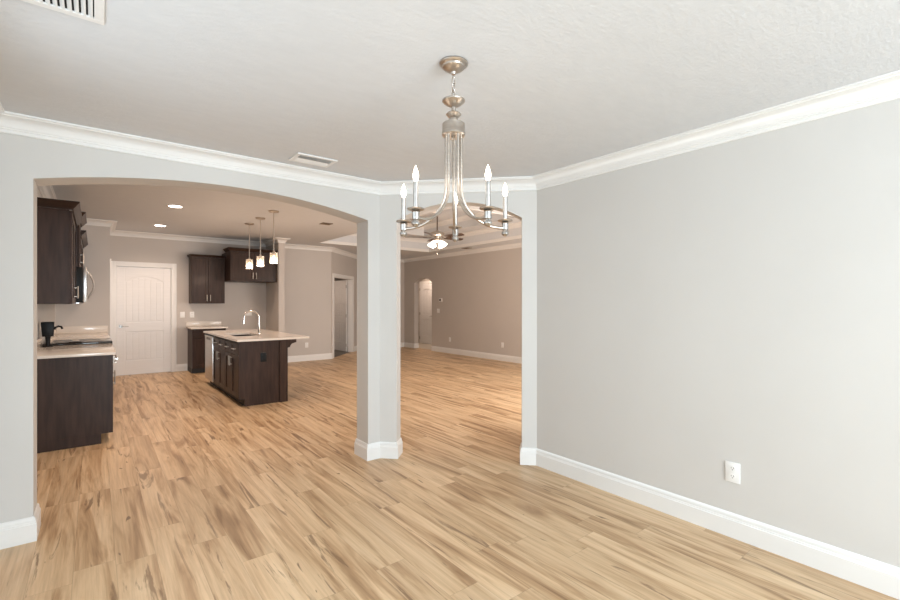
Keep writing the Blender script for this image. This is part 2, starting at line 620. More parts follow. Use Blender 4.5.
D2a, D2b, D2h = 0.16, 1.60, 2.08
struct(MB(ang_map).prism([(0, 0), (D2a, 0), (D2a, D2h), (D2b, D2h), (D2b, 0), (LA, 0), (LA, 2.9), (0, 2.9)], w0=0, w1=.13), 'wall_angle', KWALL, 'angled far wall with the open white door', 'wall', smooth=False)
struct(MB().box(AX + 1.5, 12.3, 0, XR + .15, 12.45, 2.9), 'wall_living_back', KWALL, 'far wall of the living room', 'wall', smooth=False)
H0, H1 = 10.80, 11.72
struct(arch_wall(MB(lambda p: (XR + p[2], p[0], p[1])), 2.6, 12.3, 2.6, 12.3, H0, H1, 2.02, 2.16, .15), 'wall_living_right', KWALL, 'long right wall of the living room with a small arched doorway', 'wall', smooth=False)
c = MB()
c.box(XB + TB, 2.55, 0, 4.6, 2.74, 2.9)
c.box(7.2, 2.55, 0, XR + .15, 2.74, 2.9)
c.box(4.6, 2.55, 0, 7.2, 2.74, .3)
c.box(4.6, 2.55, 2.4, 7.2, 2.74, 2.9)
struct(c, 'wall_living_front', KWALL, 'living room wall with the added window, hidden behind the dining room', 'wall', smooth=False)
w = struct(MB().box(4.6, 2.6, .3, 4.66, 2.68, 2.4).box(7.14, 2.6, .3, 7.2, 2.68, 2.4).box(4.66, 2.6, .3, 7.14, 2.68, .36).box(4.66, 2.6, 2.34, 7.14, 2.68, 2.4).box(5.87, 2.6, .36, 5.93, 2.68, 2.34), 'added_living_window', TRIM, 'white framed living room window added out of view', 'window', bevel=.004)  # unseen window, added to supply light to the living room
MB().box(4.66, 2.63, .36, 7.14, 2.636, 2.34).build('window_pane', GLASS, w)
# hall behind the far arch, room behind the angled wall
c = MB()
c.box(9.0, 9.6, 0, 9.15, 13.6, 2.9)
c.box(XR + .15, 9.6, 0, 9.0, 9.75, 2.9)
c.box(XR, 13.45, 0, 9.0, 13.6, 2.9)
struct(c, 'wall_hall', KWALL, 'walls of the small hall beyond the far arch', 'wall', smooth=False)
c = MB()
c.box(3.6, 13.5, 0, XR, 13.65, 2.9)
c.box(3.6, YK + .15, 0, 3.75, 13.5, 2.9)
c.box(6.9, 12.45, 0, 7.05, 13.5, 2.9)
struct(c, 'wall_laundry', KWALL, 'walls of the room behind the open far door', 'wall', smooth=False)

# crown mouldings ------------------------------------------------------------


def crown_prof(h, s=1.0):
    P = [(0, 0), (.100, 0), (.100, -.010), (.090, -.012), (.086, -.018), (.070, -.021), (.054, -.028), (.041, -.039), (.031, -.053), (.025, -.068),
         (.020, -.070), (.019, -.077), (.013, -.079), (.013, -.096), (.008, -.1), (0, -.1)]
    return [(o * s, h + z * s) for o, z in P]


struct(MB().sweep([(XL, -3.2), (XL, YA), (CX, YA), (XB, CY2), (XB, -3.2)], crown_prof(HD), closed=True), 'trim_1', TRIM, 'white crown moulding around the dining room', 'crown moulding')
struct(MB().sweep([(XL, YA + T), (XL, YS), (.20, YS), (.20, YK), (3.10, YK), (3.10, 9.90), (3.225, 9.90), (3.225, YK), (AX, YK), (AX + 1.5, 12.3), (XR, 12.3), (XR, 2.74)], crown_prof(HK)), 'trim_2', TRIM, 'white crown moulding around the kitchen and living room', 'crown moulding')
# tray: band at the foot of the riser and crown at its top (offset to the inside)
tray = [(TX0, TY0), (TX0, TY1), (TX1, TY1), (TX1, TY0)]
struct(MB().sweep(tray, [(0, HK - .004), (.012, HK - .004), (.012, HK + .06), (.006, HK + .066), (0, HK + .066)], closed=True), 'trim_3', TRIM, 'white band at the foot of the ceiling tray', 'trim')
struct(MB().sweep(tray, crown_prof(HT1, .95), closed=True), 'trim_4', TRIM, 'white crown moulding inside the first step of the ceiling tray', 'crown moulding')
struct(MB().sweep([(UX0, UY0), (UX0, UY1), (UX1, UY1), (UX1, UY0)], crown_prof(HT, .95), closed=True), 'trim_9', TRIM, 'white crown moulding inside the upper step of the ceiling tray', 'crown moulding')

# baseboards -------------------------------------------------------------------
BB = [(0, 0), (.017, 0), (.017, .104), (.014, .107), (.014, .113), (.011, .117), (.011, .128), (.007, .142), (.003, .146), (0, .146)]
mp = mid_map
MA = mp((M0, 0, 0))[:2]
MAb = mp((M0, 0, TM))[:2]
MC = mp((M1, 0, 0))[:2]
MCb = mp((M1, 0, TM))[:2]
struct(MB().sweep([(XL, -3.2), (XL, YA), (A0, YA), (A0, YA + T), (XL, YA + T), (XL, 5.7)], BB), 'baseboard_left', TRIM, 'white baseboard wrapping the left end of the wide arch', 'baseboard')
struct(MB().sweep([(A1, YA + T), (A1, YA), (CX, YA), MA, MAb, (CX + mit, YA + T)], BB, closed=True), 'baseboard_corner', TRIM, 'white baseboard wrapping the post between the two arches', 'baseboard')
struct(MB().sweep([MCb, MC, (XB, CY2), (XB, -3.2)], BB), 'baseboard_right', TRIM, 'white baseboard along the right dining room wall', 'baseboard')
c = MB()
c.sweep([(1.32, YK), (1.515, YK)], BB)
c.sweep([(2.15, YK), (3.10, YK), (3.10, 9.90), (3.225, 9.90), (3.225, YK), (AX, YK), ang_map((D2a - .085, 0, 0))[:2]], BB)
struct(c, 'baseboard_back', TRIM, 'white baseboard along the kitchen back wall', 'baseboard')
c = MB()
c.sweep([ang_map((D2b + .085, 0, 0))[:2], (AX + 1.5, 12.3), (XR, 12.3), (XR, H1)], BB)
c.sweep([(XR, H1), (XR + .15, H1)], BB)
c.sweep([(XR, H0), (XR, 2.74), (XB + TB, 2.74)], BB)
struct(c, 'baseboard_living', TRIM, 'white baseboard around the living room', 'baseboard')

# ---------------------------------------------------------------- doors


def casing(M, a, b, h, name, label, wd=.085, depth=.15):
    c = MB(M)
    c.box(a - wd, 0, 0, a + .004, h + wd, .018)
    c.box(b - .004, 0, 0, b + wd, h + wd, .018)
    c.box(a + .004, h - .004, 0, b - .004, h + wd, .018)
    c.box(a - wd + .012, 0, .018, a - wd + .03, h + wd - .012, .024)
    c.box(b + wd - .03, 0, .018, b + wd - .012, h + wd - .012, .024)
    # jamb lining of the opening
    c.box(a, 0, -depth, a + .012, h, 0)
    c.box(b - .012, 0, -depth, b, h, 0)
    c.box(a + .012, h - .012, -depth, b - .012, h, 0)
    return struct(c, name, TRIM, label, 'door trim', bevel=.002, seg=1)


def panel_door(M, w, h, name, label, t=.035, handle_side='left', hinges=None, handle=True):
    """two panel door, arched upper panel with plank grooves; local u 0..w, v 0..h, w outwards 0..t"""
    f = t                # front
    st = .115 * w / .8
    c = MB(M)
    c.box(0, 0, 0, w, h, f - .012)
    c.box(0, 0, f - .012, st, h, f)
    c.box(w - st, 0, f - .012, w, h, f)
    lo0, lo1 = .13 * h, .40 * h
    up0, up1, cr = .485 * h, .865 * h, .915 * h
    c.box(st, 0, f - .012, w - st, lo0, f)
    c.box(st, lo1, f - .012, w - st, up0, f)
    ap = arch_pts(st, w - st, up1, cr, 16)
    c.prism([(w - st, h), (st, h)] + ap[::-1], w0=f - .012, w1=f)
    # raised plank strips inside the panels
    n = 6
    inset = .022
    pw = (w - 2 * st - 2 * inset) / n
    half, rise = (w - 2 * st) / 2, cr - up1
    r = (half * half + rise * rise) / (2 * rise)
    for k in range(n):
        u0 = st + inset + k * pw + .003
        u1 = u0 + pw - .006
        c.box(u0, lo0 + inset, f - .012, u1, lo1 - inset, f - .006)
        um = max(abs(u0 - w / 2), abs(u1 - w / 2))
        ztop = cr - r + math.sqrt(r * r - um * um) - inset
        c.box(u0, up0 + inset, f - .012, u1, ztop, f - .006)
    d = struct(c, name, DOORW, label, 'door', bevel=.003, seg=1)
    if handle:
        hu = .065 if handle_side == 'left' else w - .065
        sg = 1 if handle_side == 'left' else -1
        hb = MB(M)
        n = 14
        for r_, w0, w1 in ((.030, f, f + .008), (.011, f + .008, f + .045)):
            hb.prism([(hu + r_ * math.cos(2 * PI * k / n), .95 + r_ * math.sin(2 * PI * k / n)) for k in range(n)], w0=w0, w1=w1)
        hb.tube([(hu, .95, f + .045), (hu + sg * .05, .952, f + .048), (hu + sg * .12, .948, f + .045)], [.010, .009, .007])
        tag(hb.build('door_handle', HINGE, d), 'satin nickel lever handle')
    if hinges:
        for z in (.09 * h, .5 * h, .91 * h):
            hu = w if hinges == 'right' else 0
            MB(M).box(hu - .018, z - .045, f - .001, hu + .004, z + .045, f + .008).build('hinge', HINGE, d)
    return d


# pantry door in the kitchen back wall
casing(faceNY(YK), D1a, D1b, D1h, 'trim_5', 'white casing around the closed kitchen door')
M1_ = lambda p: (D1a + .014 + p[0], YK + .05 - p[2], p[1] + .008)
d = panel_door(M1_, D1b - D1a - .028, D1h - .024, 'door_1', 'closed white two panel kitchen door with lever handle')
# edge-on casing of the doorway in the short pantry return wall
c = MB()
c.box(.20, 9.66, 0, .218, 9.745, 2.165).box(.20, 10.60, 0, .218, 10.685, 2.165).box(.20, 9.745, 2.08, .218, 10.60, 2.165)
struct(c, 'trim_6', TRIM, 'white casing seen edge on at the pantry corner', 'door trim', bevel=.002, seg=1)
MP = lambda p: (.20 + p[2] - .024, 10.60 - p[0], p[1] + .006)
panel_door(MP, .855, 2.07, 'door_2', 'white door on the pantry side wall, seen only edge on', handle=False)
# open door in the angled wall
casing(lambda p: ang_map((p[0], p[1], -p[2])), D2a, D2b, D2h, 'trim_7', 'white casing around the open far door', depth=.13)
hx, hy, _ = ang_map((D2b - .02, 0, .14))
OA = math.radians(93)
ox, oy = math.cos(OA), math.sin(OA)          # from the hinge along the open door


def open_map(p):
    q = .95 - p[0]
    return (hx + ox * q - oy * p[2], hy + oy * q + ox * p[2], p[1] + .012)


panel_door(open_map, .95, D2h - .03, 'door_3', 'white two panel far door standing open, hinged on its right', hinges='right', handle=False)
# hall door beyond the arch of the living room
MH = lambda p: (9.0 - .022 - p[2], 13.08 - p[0], p[1] + .01)
panel_door(MH, .82, 2.05, 'door_4', 'white two panel hall door seen through the small far arch', handle_side='right', hinges='left')
c = MB(lambda p: (9.0 - p[2], 13.08 - p[0], p[1]))
c.box(-.095, 0, 0, -.005, 2.155, .018).box(.825, 0, 0, .91, 2.155, .018).box(-.005, 2.07, 0, .825, 2.155, .018)
struct(c, 'trim_8', TRIM, 'white casing around the hall door beyond the small arch', 'door trim', bevel=.002, seg=1)

# ---------------------------------------------------------------- cabinets


def shaker(M, u0, v0, u1, v1, name, parent, mat=WOOD, rail=.058, t=.020):
    c = MB(M)
    c.box(u0, v0, 0, u1, v1, t - .009)
    c.box(u0, v0, t - .009, u0 + rail, v1, t)
    c.box(u1 - rail, v0, t - .009, u1, v1, t)
    c.box(u0 + rail, v0, t - .009, u1 - rail, v0 + rail, t)
    c.box(u0 + rail, v1 - rail, t - .009, u1 - rail, v1, t)
    return c.build(name, mat, parent, bevel=.0015, seg=1)


def slab(M, u0, v0, u1, v1, name, parent, mat=WOODL, t=.020):
    return MB(M).box(u0, v0, 0, u1, v1, t).build(name, mat, parent, bevel=.002, seg=1)


def bar_pull(M, u0, v0, u1, v1, parent, t=.020, r=.0065):
    c = MB(M)
    c.tube([(u0, v0, t + .03), (u1, v1, t + .03)], r)
    for k in (.14, .86):
        u, v = u0 + (u1 - u0) * k, v0 + (v1 - v0) * k
        c.tube([(u, v, t - .001), (u, v, t + .03)], r * .8)
    return c.build('handle', NICKEL, parent)


# left run: base cabinet, range, second base cabinet -----------------------------
XF = 0.125        # carcass front of the left run, doors to .145
t = thing('base_cabinet', (-.18, 6.35, 0), 'dark wood base cabinet with plain end panel under the left counter', 'cabinet')
c = MB()
c.box(XL + .002, 5.74, .0, XF - .075, 5.76, .10)
c.box(XL + .002, 5.74, .10, XF + .02, 5.76, .889)
c.build('end_panel', WOOD, t, bevel=.001, seg=1)
MB().box(XL + .004, 5.76, .10, XF, 6.945, .889).build('body', WOOD, t)
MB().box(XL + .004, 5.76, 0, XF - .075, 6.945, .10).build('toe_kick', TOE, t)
for u0, u1 in ((5.765, 6.352), (6.358, 6.94)):
    M = facePX(XF)
    dr = slab(M, u0, .705, u1, .86, 'drawer', t)
    bar_pull(M, (u0 + u1) / 2 - .075, .783, (u0 + u1) / 2 + .075, .783, dr)
    do = shaker(M, u0, .112, u1, .695, 'door', t)
    bar_pull(M, u1 - .035 if u0 < 6 else u0 + .035, .50, u1 - .035 if u0 < 6 else u0 + .035, .65, do)

t = thing('base_cabinet', (-.18, 8.65, 0), 'dark wood base cabinet beyond the range, ending at the pantry wall', 'cabinet')
MB().box(XL + .004, 7.715, .10, XF, 9.596, .889).build('body', WOOD, t)
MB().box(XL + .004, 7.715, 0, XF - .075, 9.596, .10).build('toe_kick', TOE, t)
for k in range(3):
    u0 = 7.72 + k * .625
    u1 = u0 + .62
    M = facePX(XF)
    dr = slab(M, u0, .705, u1, .86, 'drawer', t)
    bar_pull(M, (u0 + u1) / 2 - .075, .783, (u0 + u1) / 2 + .075, .783, dr)
    do = shaker(M, u0, .112, u1, .695, 'door', t)
    bar_pull(M, u1 - .035, .50, u1 - .035, .65, do)

t = thing('worktop', (-.16, 6.33, .89), 'pale quartz worktop on the near left base cabinet', 'worktop')
MB().box(XL + .001, 5.71, .89, XF + .045, 6.948, .918).build('slab', QUARTZ, t, bevel=.003)
MB().box(XL + .001, 5.71, .9185, XL + .021, 6.948, 1.018).build('backsplash', QUARTZ, t, bevel=.002)
t = thing('worktop', (-.16, 8.65, .89), 'pale quartz worktop beyond the range with raised backsplash', 'worktop')
MB().box(XL + .001, 7.712, .89, XF + .045, 9.598, .918).build('slab', QUARTZ, t, bevel=.003)
c = MB()
c.box(XL + .001, 7.712, .9185, XL + .021, 9.577, 1.018)
c.box(XL + .001, 9.578, .9185, XF + .045, 9.598, 1.03)
c.build('backsplash', QUARTZ, t, bevel=.002)

t = thing('range', (-.18, 7.33, 0), 'black glass top kitchen range set in the left counter', 'stove')
MB().box(XL + .03, 6.952, .05, XF + .005, 7.708, .912).build('body', BLACK, t, bevel=.004)
for y in (7.0, 7.66):
    for x in (XL + .08, XF - .05):
        MB().lathe([(.02, 0), (.02, .05)], x, y, 12).build('foot', BLACK, t)
MB().box(XL + .025, 6.951, .913, XF + .045, 7.709, .940).build('cooktop', GLASSK, t, bevel=.004)
for x, y, r in ((-.05, 7.13, .09), (-.05, 7.53, .11), (-.32, 7.13, .075), (-.32, 7.53, .09)):
    MB().lathe([(r - .006, .9402), (r, .9402), (r, .9412), (r - .006, .9412)], x, y, 28).build('burner_ring', GREYP, t)
dd = MB(facePX(XF + .006)).box(6.957, .23, 0, 7.703, .76, .035).build('oven_door', STEEL, t, bevel=.004)
MB(facePX(XF + .041)).box(7.06, .33, 0, 7.60, .62, .002).build('oven_window', GLASSK, dd)
c = MB(facePX(XF + .041))
c.tube([(6.99, .72, .05), (7.67, .72, .05)], .012)
for y in (7.02, 7.64):
    c.tube([(y, .72, .0), (y, .72, .05)], .010)
c.build('handle', STEEL, dd)
MB(facePX(XF + .006)).box(6.957, .77, 0, 7.703, .89, .035).build('control_panel', STEEL, t, bevel=.004)
for k in range(5):
    c = MB(lambda p: (XF + .041 + p[2], p[0], p[1]))
    c.lathe([(.022, 0), (.020, .025), (0, .026)], 7.05 + k * .14, .83, 16)
    c.build('knob', BLACK, t)
dw = MB(facePX(XF + .006)).box(6.957, .06, 0, 7.703, .22, .035).build('drawer', STEEL, t, bevel=.004)

# upper cabinets on the left wall
UF = -.195        # carcass front


def upper(y0, y1, z0, z1, n, label, left_end, xf=UF, far_end=False):
    t = thing('wall_cabinet', (XL, (y0 + y1) / 2, z0), label, 'cabinet', None)
    MB().box(XL + .002, y0, z0, xf, y1, z1).build('body', WOOD, t, bevel=.001, seg=1)
    wd = (y1 - y0) / n
    M = facePX(xf)
    for k in range(n):
        u0, u1 = y0 + k * wd + .003, y0 + (k + 1) * wd - .003
        do = shaker(M, u0, z0 + .003, u1, z1 - .012, 'door', t)
        uu = u1 - .03 if k % 2 == 0 else u0 + .03
        bar_pull(M, uu, z0 + .06, uu, z0 + .19, do)
    c = MB()
    path = ([(XL + .002, y0)] if left_end else []) + [(xf + .02, y0 if left_end else y0 + .001), (xf + .02, y1)] + ([(XL + .002, y1)] if far_end else [])
    cab_crown(c, path, z1)
    c.build('crown', WOODL, t)
    return t


def cab_crown(mb, path, z, h=.078, o=.06, k=1.0):      # outside on the right of travel
    P = [(0, 0), (.012, 0), (.012, .012), (.018, .02), (.03, .03), (.044, .05), (.054, .062), (o, .066), (o, h), (0, h)]
    mb.sweep(path, [(a * k, z + b * k) for a, b in P])
    return mb


upper(5.70, 6.945, 1.405, 2.315, 2, 'tall dark wood wall cabinet nearest on the left kitchen wall', True)
upper(6.95, 7.708, 1.845, 2.415, 2, 'dark wood wall cabinet above the microwave', True, xf=UF + .03, far_end=True)
upper(7.713, 9.50, 1.405, 2.30, 3, 'dark wood wall cabinet beyond the microwave, mostly hidden', False, xf=UF + .025)

# microwave -----------------------------------------------------------------------
t = thing('microwave', (-.28, 7.33, 1.42), 'stainless over-the-range microwave hung below a wall cabinet', 'microwave')
MB().box(XL + .003, 6.952, 1.42, -.115, 7.706, 1.843).build('body', BLACK, t, bevel=.004)
dd = MB(facePX(-.115)).box(6.953, 1.425, 0, 7.50, 1.842, .038).build('door', STEEL, t, bevel=.004)
MB(facePX(-.077)).box(7.02, 1.49, 0, 7.42, 1.77, .002).build('window', GLASSK, dd)
c = MB(facePX(-.077))
c.tube([(6.985, 1.46 + .34 * k / 12, .003 + .062 * math.sin(PI * k / 12)) for k in range(13)], .010)
c.build('handle', STEEL, dd)
MB(facePX(-.115)).box(7.505, 1.425, 0, 7.705, 1.842, .038).build('control_panel', GLASSK, t, bevel=.004)
MB().box(XL + .05, 6.98, 1.408, -.15, 7.68, 1.42).build('vent_panel', STEEL, t)

# back wall: base cabinet, worktop, wall cabinet, cabinet over the refrigerator nook --------
BX0, BX1 = 1.52, 2.13
t = thing('base_cabinet', (1.825, 10.5, 0), 'small dark wood base cabinet on the kitchen back wall', 'cabinet')
MB().box(BX0, 10.22, .10, BX1, YK - .002, .889).build('body', WOOD, t)
MB().box(BX0, 10.29, 0, BX1, YK - .002, .10).build('toe_kick', TOE, t)
M = faceNY(10.22)
dr = slab(M, BX0 + .004, .705, BX1 - .004, .86, 'drawer', t)
bar_pull(M, 1.76, .783, 1.89, .783, dr)
for u0, u1, hu in ((BX0 + .004, 1.822, 1.79), (1.828, BX1 - .004, 1.86)):
    do = shaker(M, u0, .112, u1, .695, 'door', t)
    bar_pull(M, hu, .52, hu, .66, do)
t = thing('worktop', (1.825, 10.5, .89), 'short pale worktop with backsplash on the kitchen back wall', 'worktop')
MB().box(BX0 - .03, 10.17, .89, BX1 + .03, YK - .001, .918).build('slab', QUARTZ, t, bevel=.003)
MB().box(BX0 - .03, YK - .021, .9185, BX1 + .03, YK - .001, 1.018).build('backsplash', QUARTZ, t, bevel=.002)


def upper_back(x0, x1, yf, z0, z1, label, hl=.13):
    t = thing('wall_cabinet', ((x0 + x1) / 2, YK, z0), label, 'cabinet')
    MB().box(x0, yf, z0, x1, YK - .002, z1).build('body', WOOD, t, bevel=.001, seg=1)
    M = faceNY(yf)
    xm = (x0 + x1) / 2
    for u0, u1, hu in ((x0 + .003, xm - .002, xm - .032), (xm + .002, x1 - .003, xm + .032)):
        do = shaker(M, u0, z0 + .003, u1, z1 - .012, 'door', t)
        bar_pull(M, hu, z0 + .05, hu, z0 + .05 + hl, do)
    return t


t = upper_back(1.54, 2.16, 10.47, 1.40, 2.355, 'two door dark wood wall cabinet beside the kitchen door')
cab_crown(MB(), [(2.16, 10.45), (1.54, 10.45), (1.54, YK - .002)][::-1], 2.355, k=.6).build('crown', WOODL, t)
t = upper_back(2.167, 3.095, 10.02, 1.865, 2.47, 'wide dark wood cabinet over the empty refrigerator nook')
cab_crown(MB(), [(3.095, 10.0), (2.167, 10.0), (2.167, 10.40)][::-1], 2.47, k=.9).build('crown', WOODL, t)

# ---------------------------------------------------------------- island
IX0, IX1, IY0, IY1 = 1.53, 2.17, 6.57, 8.90
t = thing('island_cabinet', (1.865, 7.7, 0), 'dark wood kitchen island cabinet with doors, drawers and corbels', 'kitchen island')
for y, x1 in ((IY0, IX1 - .10), (IY1 - .02, IX1)):
    MB(lambda p: (p[0], p[2], p[1])).prism([(IX0 + .075, 0), (x1, 0), (x1, .889), (IX0 + .002, .889), (IX0 + .002, .10), (IX0 + .075, .10)], w0=y, w1=y + .02).build('end_panel', WOOD, t)
MB().box(IX1 - .02, IY0 + .06, 0, IX1, IY1 - .02, .889).build('back_panel', WOOD, t)
MB().box(IX1 - .10, IY0 - .015, 0, IX1 + .012, IY0 + .06, .889).build('corner_post', WOOD, t, bevel=.002, seg=1)
c = MB()
c.box(IX0 + .02, IY0 + .02, .10, IX1 - .02, 8.245, .12)
c.box(IX0 + .02, 8.235, .12, IX1 - .02, 8.248, .889)
c.box(IX0 + .02, IY0 + .02, .12, IX0 + .04, 8.235, .70)
c.box(IX0 + .02, IY0 + .02, .84, IX0 + .04, 8.235, .889)
for y in (IY0 + .02, 7.385, 8.19):
    c.box(IX0 + .02, y, .70, IX0 + .04, y + .045, .84)
c.build('body', WOOD, t)
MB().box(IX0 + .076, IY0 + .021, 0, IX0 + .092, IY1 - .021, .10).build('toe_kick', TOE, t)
M = faceNX(IX0 + .02)
for u0, u1, kind in ((6.60, 7.395, 'near'), (7.405, 8.235, 'far')):
    um = (u0 + u1) / 2
    for a, b_ in ((u0 + .003, um - .003), (um + .003, u1 - .003)):
        dr = shaker(M, a, .70, b_, .855, 'drawer', t, rail=.035)
        mm = (a + b_) / 2
        bar_pull(M, mm - .06, .778, mm + .06, .778, dr)
        do = shaker(M, a, .112, b_, .69, 'door', t)
        hu = b_ - .032 if a < um - .01 else a + .032
        bar_pull(M, hu, .53, hu, .66, do)
for y in (IY0 + .0, 7.70, IY1 - .07):
    c = MB(lambda p: (p[0], p[2], p[1]))
    X = IX1 + .0125
    c.prism([(X, .889), (X + .13, .889), (X + .13, .845), (X + .115, .838), (X + .085, .832), (X + .06, .82), (X + .045, .80), (X + .035, .775), (X, .77)], w0=y, w1=y + .065)
    c.build('corbel', WOOD, t, bevel=.002, seg=1)

t = thing('dishwasher', (1.86, 8.55, 0), 'stainless dishwasher at the far end of the kitchen island', 'dishwasher')
MB().box(IX0 + .03, 8.262, .10, IX1 - .04, 8.889, .86).build('body', GREYP, t)
MB().box(IX0 + .11, 8.262, 0, IX0 + .13, 8.889, .10).build('toe_kick', TOE, t)
dd = MB(faceNX(IX0 + .03)).box(8.258, .11, 0, 8.872, .862, .045).build('door', STEEL, t, bevel=.004)
MB(faceNX(IX0 - .015)).box(8.40, .79, 0, 8.73, .83, .002).build('pocket_handle', GREYP, dd)
MB(faceNX(IX0 - .015)).box(8.258, .838, 0, 8.872, .862, .006).build('control_strip', STEEL, dd, bevel=.002)

WX0, WX1, WY0, WY1 = 1.50, 2.49, 6.53, 8.94
SX0, SX1, SY0, SY1 = 1.64, 2.02, 7.22, 7.95
c = MB()
c.box(WX0, WY0, .89, WX1, SY0, .918)
c.box(WX0, SY1, .89, WX1, WY1, .918)
c.box(WX0, SY0, .89, SX0, SY1, .918)
c.box(SX1, SY0, .89, WX1, SY1, .918)
tag(c.build('worktop', QUARTZ, smooth=False), 'large pale quartz worktop overhanging the kitchen island', 'worktop')
t = thing('sink', (1.83, 7.585, .65), 'steel undermount double sink sunk in the island worktop', 'sink')
c = MB()
x0, x1, y0, y1 = SX0 + .001, SX1 - .001, SY0 + .001, SY1 - .001
c.box(x0, y0, .68, x1, y1, .684)
c.box(x0, y0, .684, x0 + .004, y1, .889)
c.box(x1 - .004, y0, .684, x1, y1, .889)
c.box(x0 + .004, y0, .684, x1 - .004, y0 + .004, .889)
c.box(x0 + .004, y1 - .004, .684, x1 - .004, y1, .872)
c.build('basin', SINKM, t)
MB().box(x0 + .004, 7.57, .684, x1 - .004, 7.60, .862).build('divider', STEEL, t, bevel=.004)
for y in (7.40, 7.77):
    MB().lathe([(0, .6845), (.045, .6845), (.045, .688), (.03, .689), (0, .687)], 1.83, y, 20).build('drain', CHROME, t)

FX, FY = 2.10, 7.70
t = thing('faucet', (FX, FY, .918), 'tall chrome gooseneck faucet on the island worktop', 'faucet')
MB().lathe([(.030, .9182), (.030, .924), (.022, .930), (.018, .94), (.0175, 1.02), (.015, 1.03)], FX, FY).build('base', CHROME, t)
pts = [(FX, FY, 1.02), (FX, FY, 1.10), (FX, FY, 1.165)]
RF = .115
pts += [(FX - RF + RF * math.cos(a), FY, 1.165 + RF * math.sin(a)) for a in [PI * k / 14 for k in range(1, 14)]]
pts += [(FX - 2 * RF, FY, 1.165)]
MB().tube(pts, .0125, 12).build('spout', CHROME, t)
MB().tube([(FX - 2 * RF, FY, 1.166), (FX - 2 * RF - .004, FY, 1.13), (FX - 2 * RF - .008, FY, 1.08)], [.015, .018, .020], 14).build('spray_head', CHROME, t)
MB().tube([(FX, FY + .012, .985), (FX + .01, FY + .05, 1.0), (FX + .02, FY + .09, 1.03)], [.010, .008, .006], 10).build('lever', CHROME, t)

# ---------------------------------------------------------------- outlets, switches


def plate(M, u, v, w, h, label, cat, kind, name, group=None, mat=WPLAST, loc=None):
    c0 = MB(M)
    p0 = c0.M((u, v, 0))
    t = thing(name, p0, label, cat, group)
    c0.box(u - w / 2, v - h / 2, .0005, u + w / 2, v + h / 2, .007).build('plate', mat, t, bevel=.002)
    if kind == 'outlet':
        for dv in (-.2 * h, .2 * h):
            n = 16
            rr = .017
            c = MB(M)
            c.prism([(u + rr * math.cos(2 * PI * k / n), v + dv + rr * .82 * math.sin(2 * PI * k / n)) for k in range(n)], w0=.007, w1=.0095)
            s = c.build('socket', mat, t)
            c = MB(M)
            c.box(u - .008, v + dv - .002, .0094, u - .005, v + dv + .008, .0098)
            c.box(u + .005, v + dv - .002, .0094, u + .008, v + dv + .008, .0098)
            c.box(u - .003, v + dv - .011, .0094, u + .003, v + dv - .006, .0098)
            c.build('slot', GREYP if mat is WPLAST else BLACK, s)
    elif kind == 'switch':
        MB(M).box(u - .017, v - .033, .007, u + .017, v + .033, .011).build('rocker', mat, t, bevel=.001, seg=1)
    elif kind == 'wide':
        for du in (-.02, .02):
            MB(M).box(u + du - .016, v - .03, .007, u + du + .016, v + .03, .010).build('socket', mat, t, bevel=.001, seg=1)
    return t


FR = lambda p: (XB - p[2], p[0], p[1])
plate(FR, 1.094, .393, .080, .122, 'white power outlet on the right dining room wall', 'outlet', 'outlet', 'power_outlet')
LRW = lambda p: (XR - p[2], p[0], p[1])
plate(LRW, 9.93, .385, .080, .125, 'white power outlet low on the living room right wall, farther one', 'outlet', 'outlet', 'power_outlet')
plate(LRW, 7.86, .385, .080, .125, 'white power outlet low on the living room right wall, nearer one', 'outlet', 'outlet', 'power_outlet')
plate(LRW, 10.47, 1.18, .125, .122, 'white light switch below the thermostat near the small arch', 'switch', 'wide', 'light_switch')
t = thing('thermostat', (XR, 10.35, 1.44), 'white thermostat with dark screen on the living room wall', 'thermostat')
MB(LRW).box(10.28, 1.44, .0005, 10.42, 1.54, .022).build('case', WPLAST, t, bevel=.004)
MB(LRW).box(10.33, 1.462, .022, 10.395, 1.522, .0235).build('screen', BLACK, t)
BK = faceNY(YK)
plate(BK, 1.425, 1.165, .085, .122, 'white wall switch beside the kitchen door casing', 'switch', 'switch', 'light_switch')
plate(BK, 1.60, 1.165, .085, .122, 'white power outlet above the short back worktop', 'outlet', 'outlet', 'power_outlet')
plate(BK, 2.73, 1.165, .122, .080, 'white sideways power outlet inside the refrigerator nook', 'outlet', 'wide', 'power_outlet')
plate(BK, 4.05, .385, .080, .122, 'white power outlet low on the wall right of the island', 'outlet', 'outlet', 'power_outlet')
plate(faceNY(IY0), 1.85, .655, .080, .125, 'black power outlet on the island end panel', 'outlet', 'outlet', 'power_outlet', mat=BLACK)
WLK = lambda p: (XL + p[2], p[0], p[1])
plate(WLK, 6.45, 1.24, .30, .122, 'white wall plate under the near left wall cabinet', 'switch', 'wide', 'light_switch')

# unidentified black device with cord at the back of the left counter
DX, DY = -.42, 6.86
t = thing('counter_device', (DX, DY, .918), 'black boxy device on slim stand on the left counter', 'device')
c = MB(lambda p: (p[0], p[2], p[1]))
c.prism([(DX - .048, 1.035), (DX + .048, 1.035), (DX + .055, 1.20), (DX - .060, 1.20)], w0=DY - .045, w1=DY + .045)
c.build('housing', BLACK, t, bevel=.006)
c = MB()
c.lathe([(.022, .928), (.020, .99), (.026, 1.036)], DX, DY, 16)
c.build('stand', BLACK, t)
MB().box(DX - .045, DY - .045, .9185, DX + .045, DY + .045, .929).build('foot', BLACK, t, bevel=.003)
c = MB()
c.tube([(DX + .052, DY, 1.11), (DX + .066, DY, 1.135), (DX + .09, DY, 1.148), (DX + .115, DY, 1.14), (DX + .125, DY, 1.115)], .011)
c.build('hook', BLACK, t)

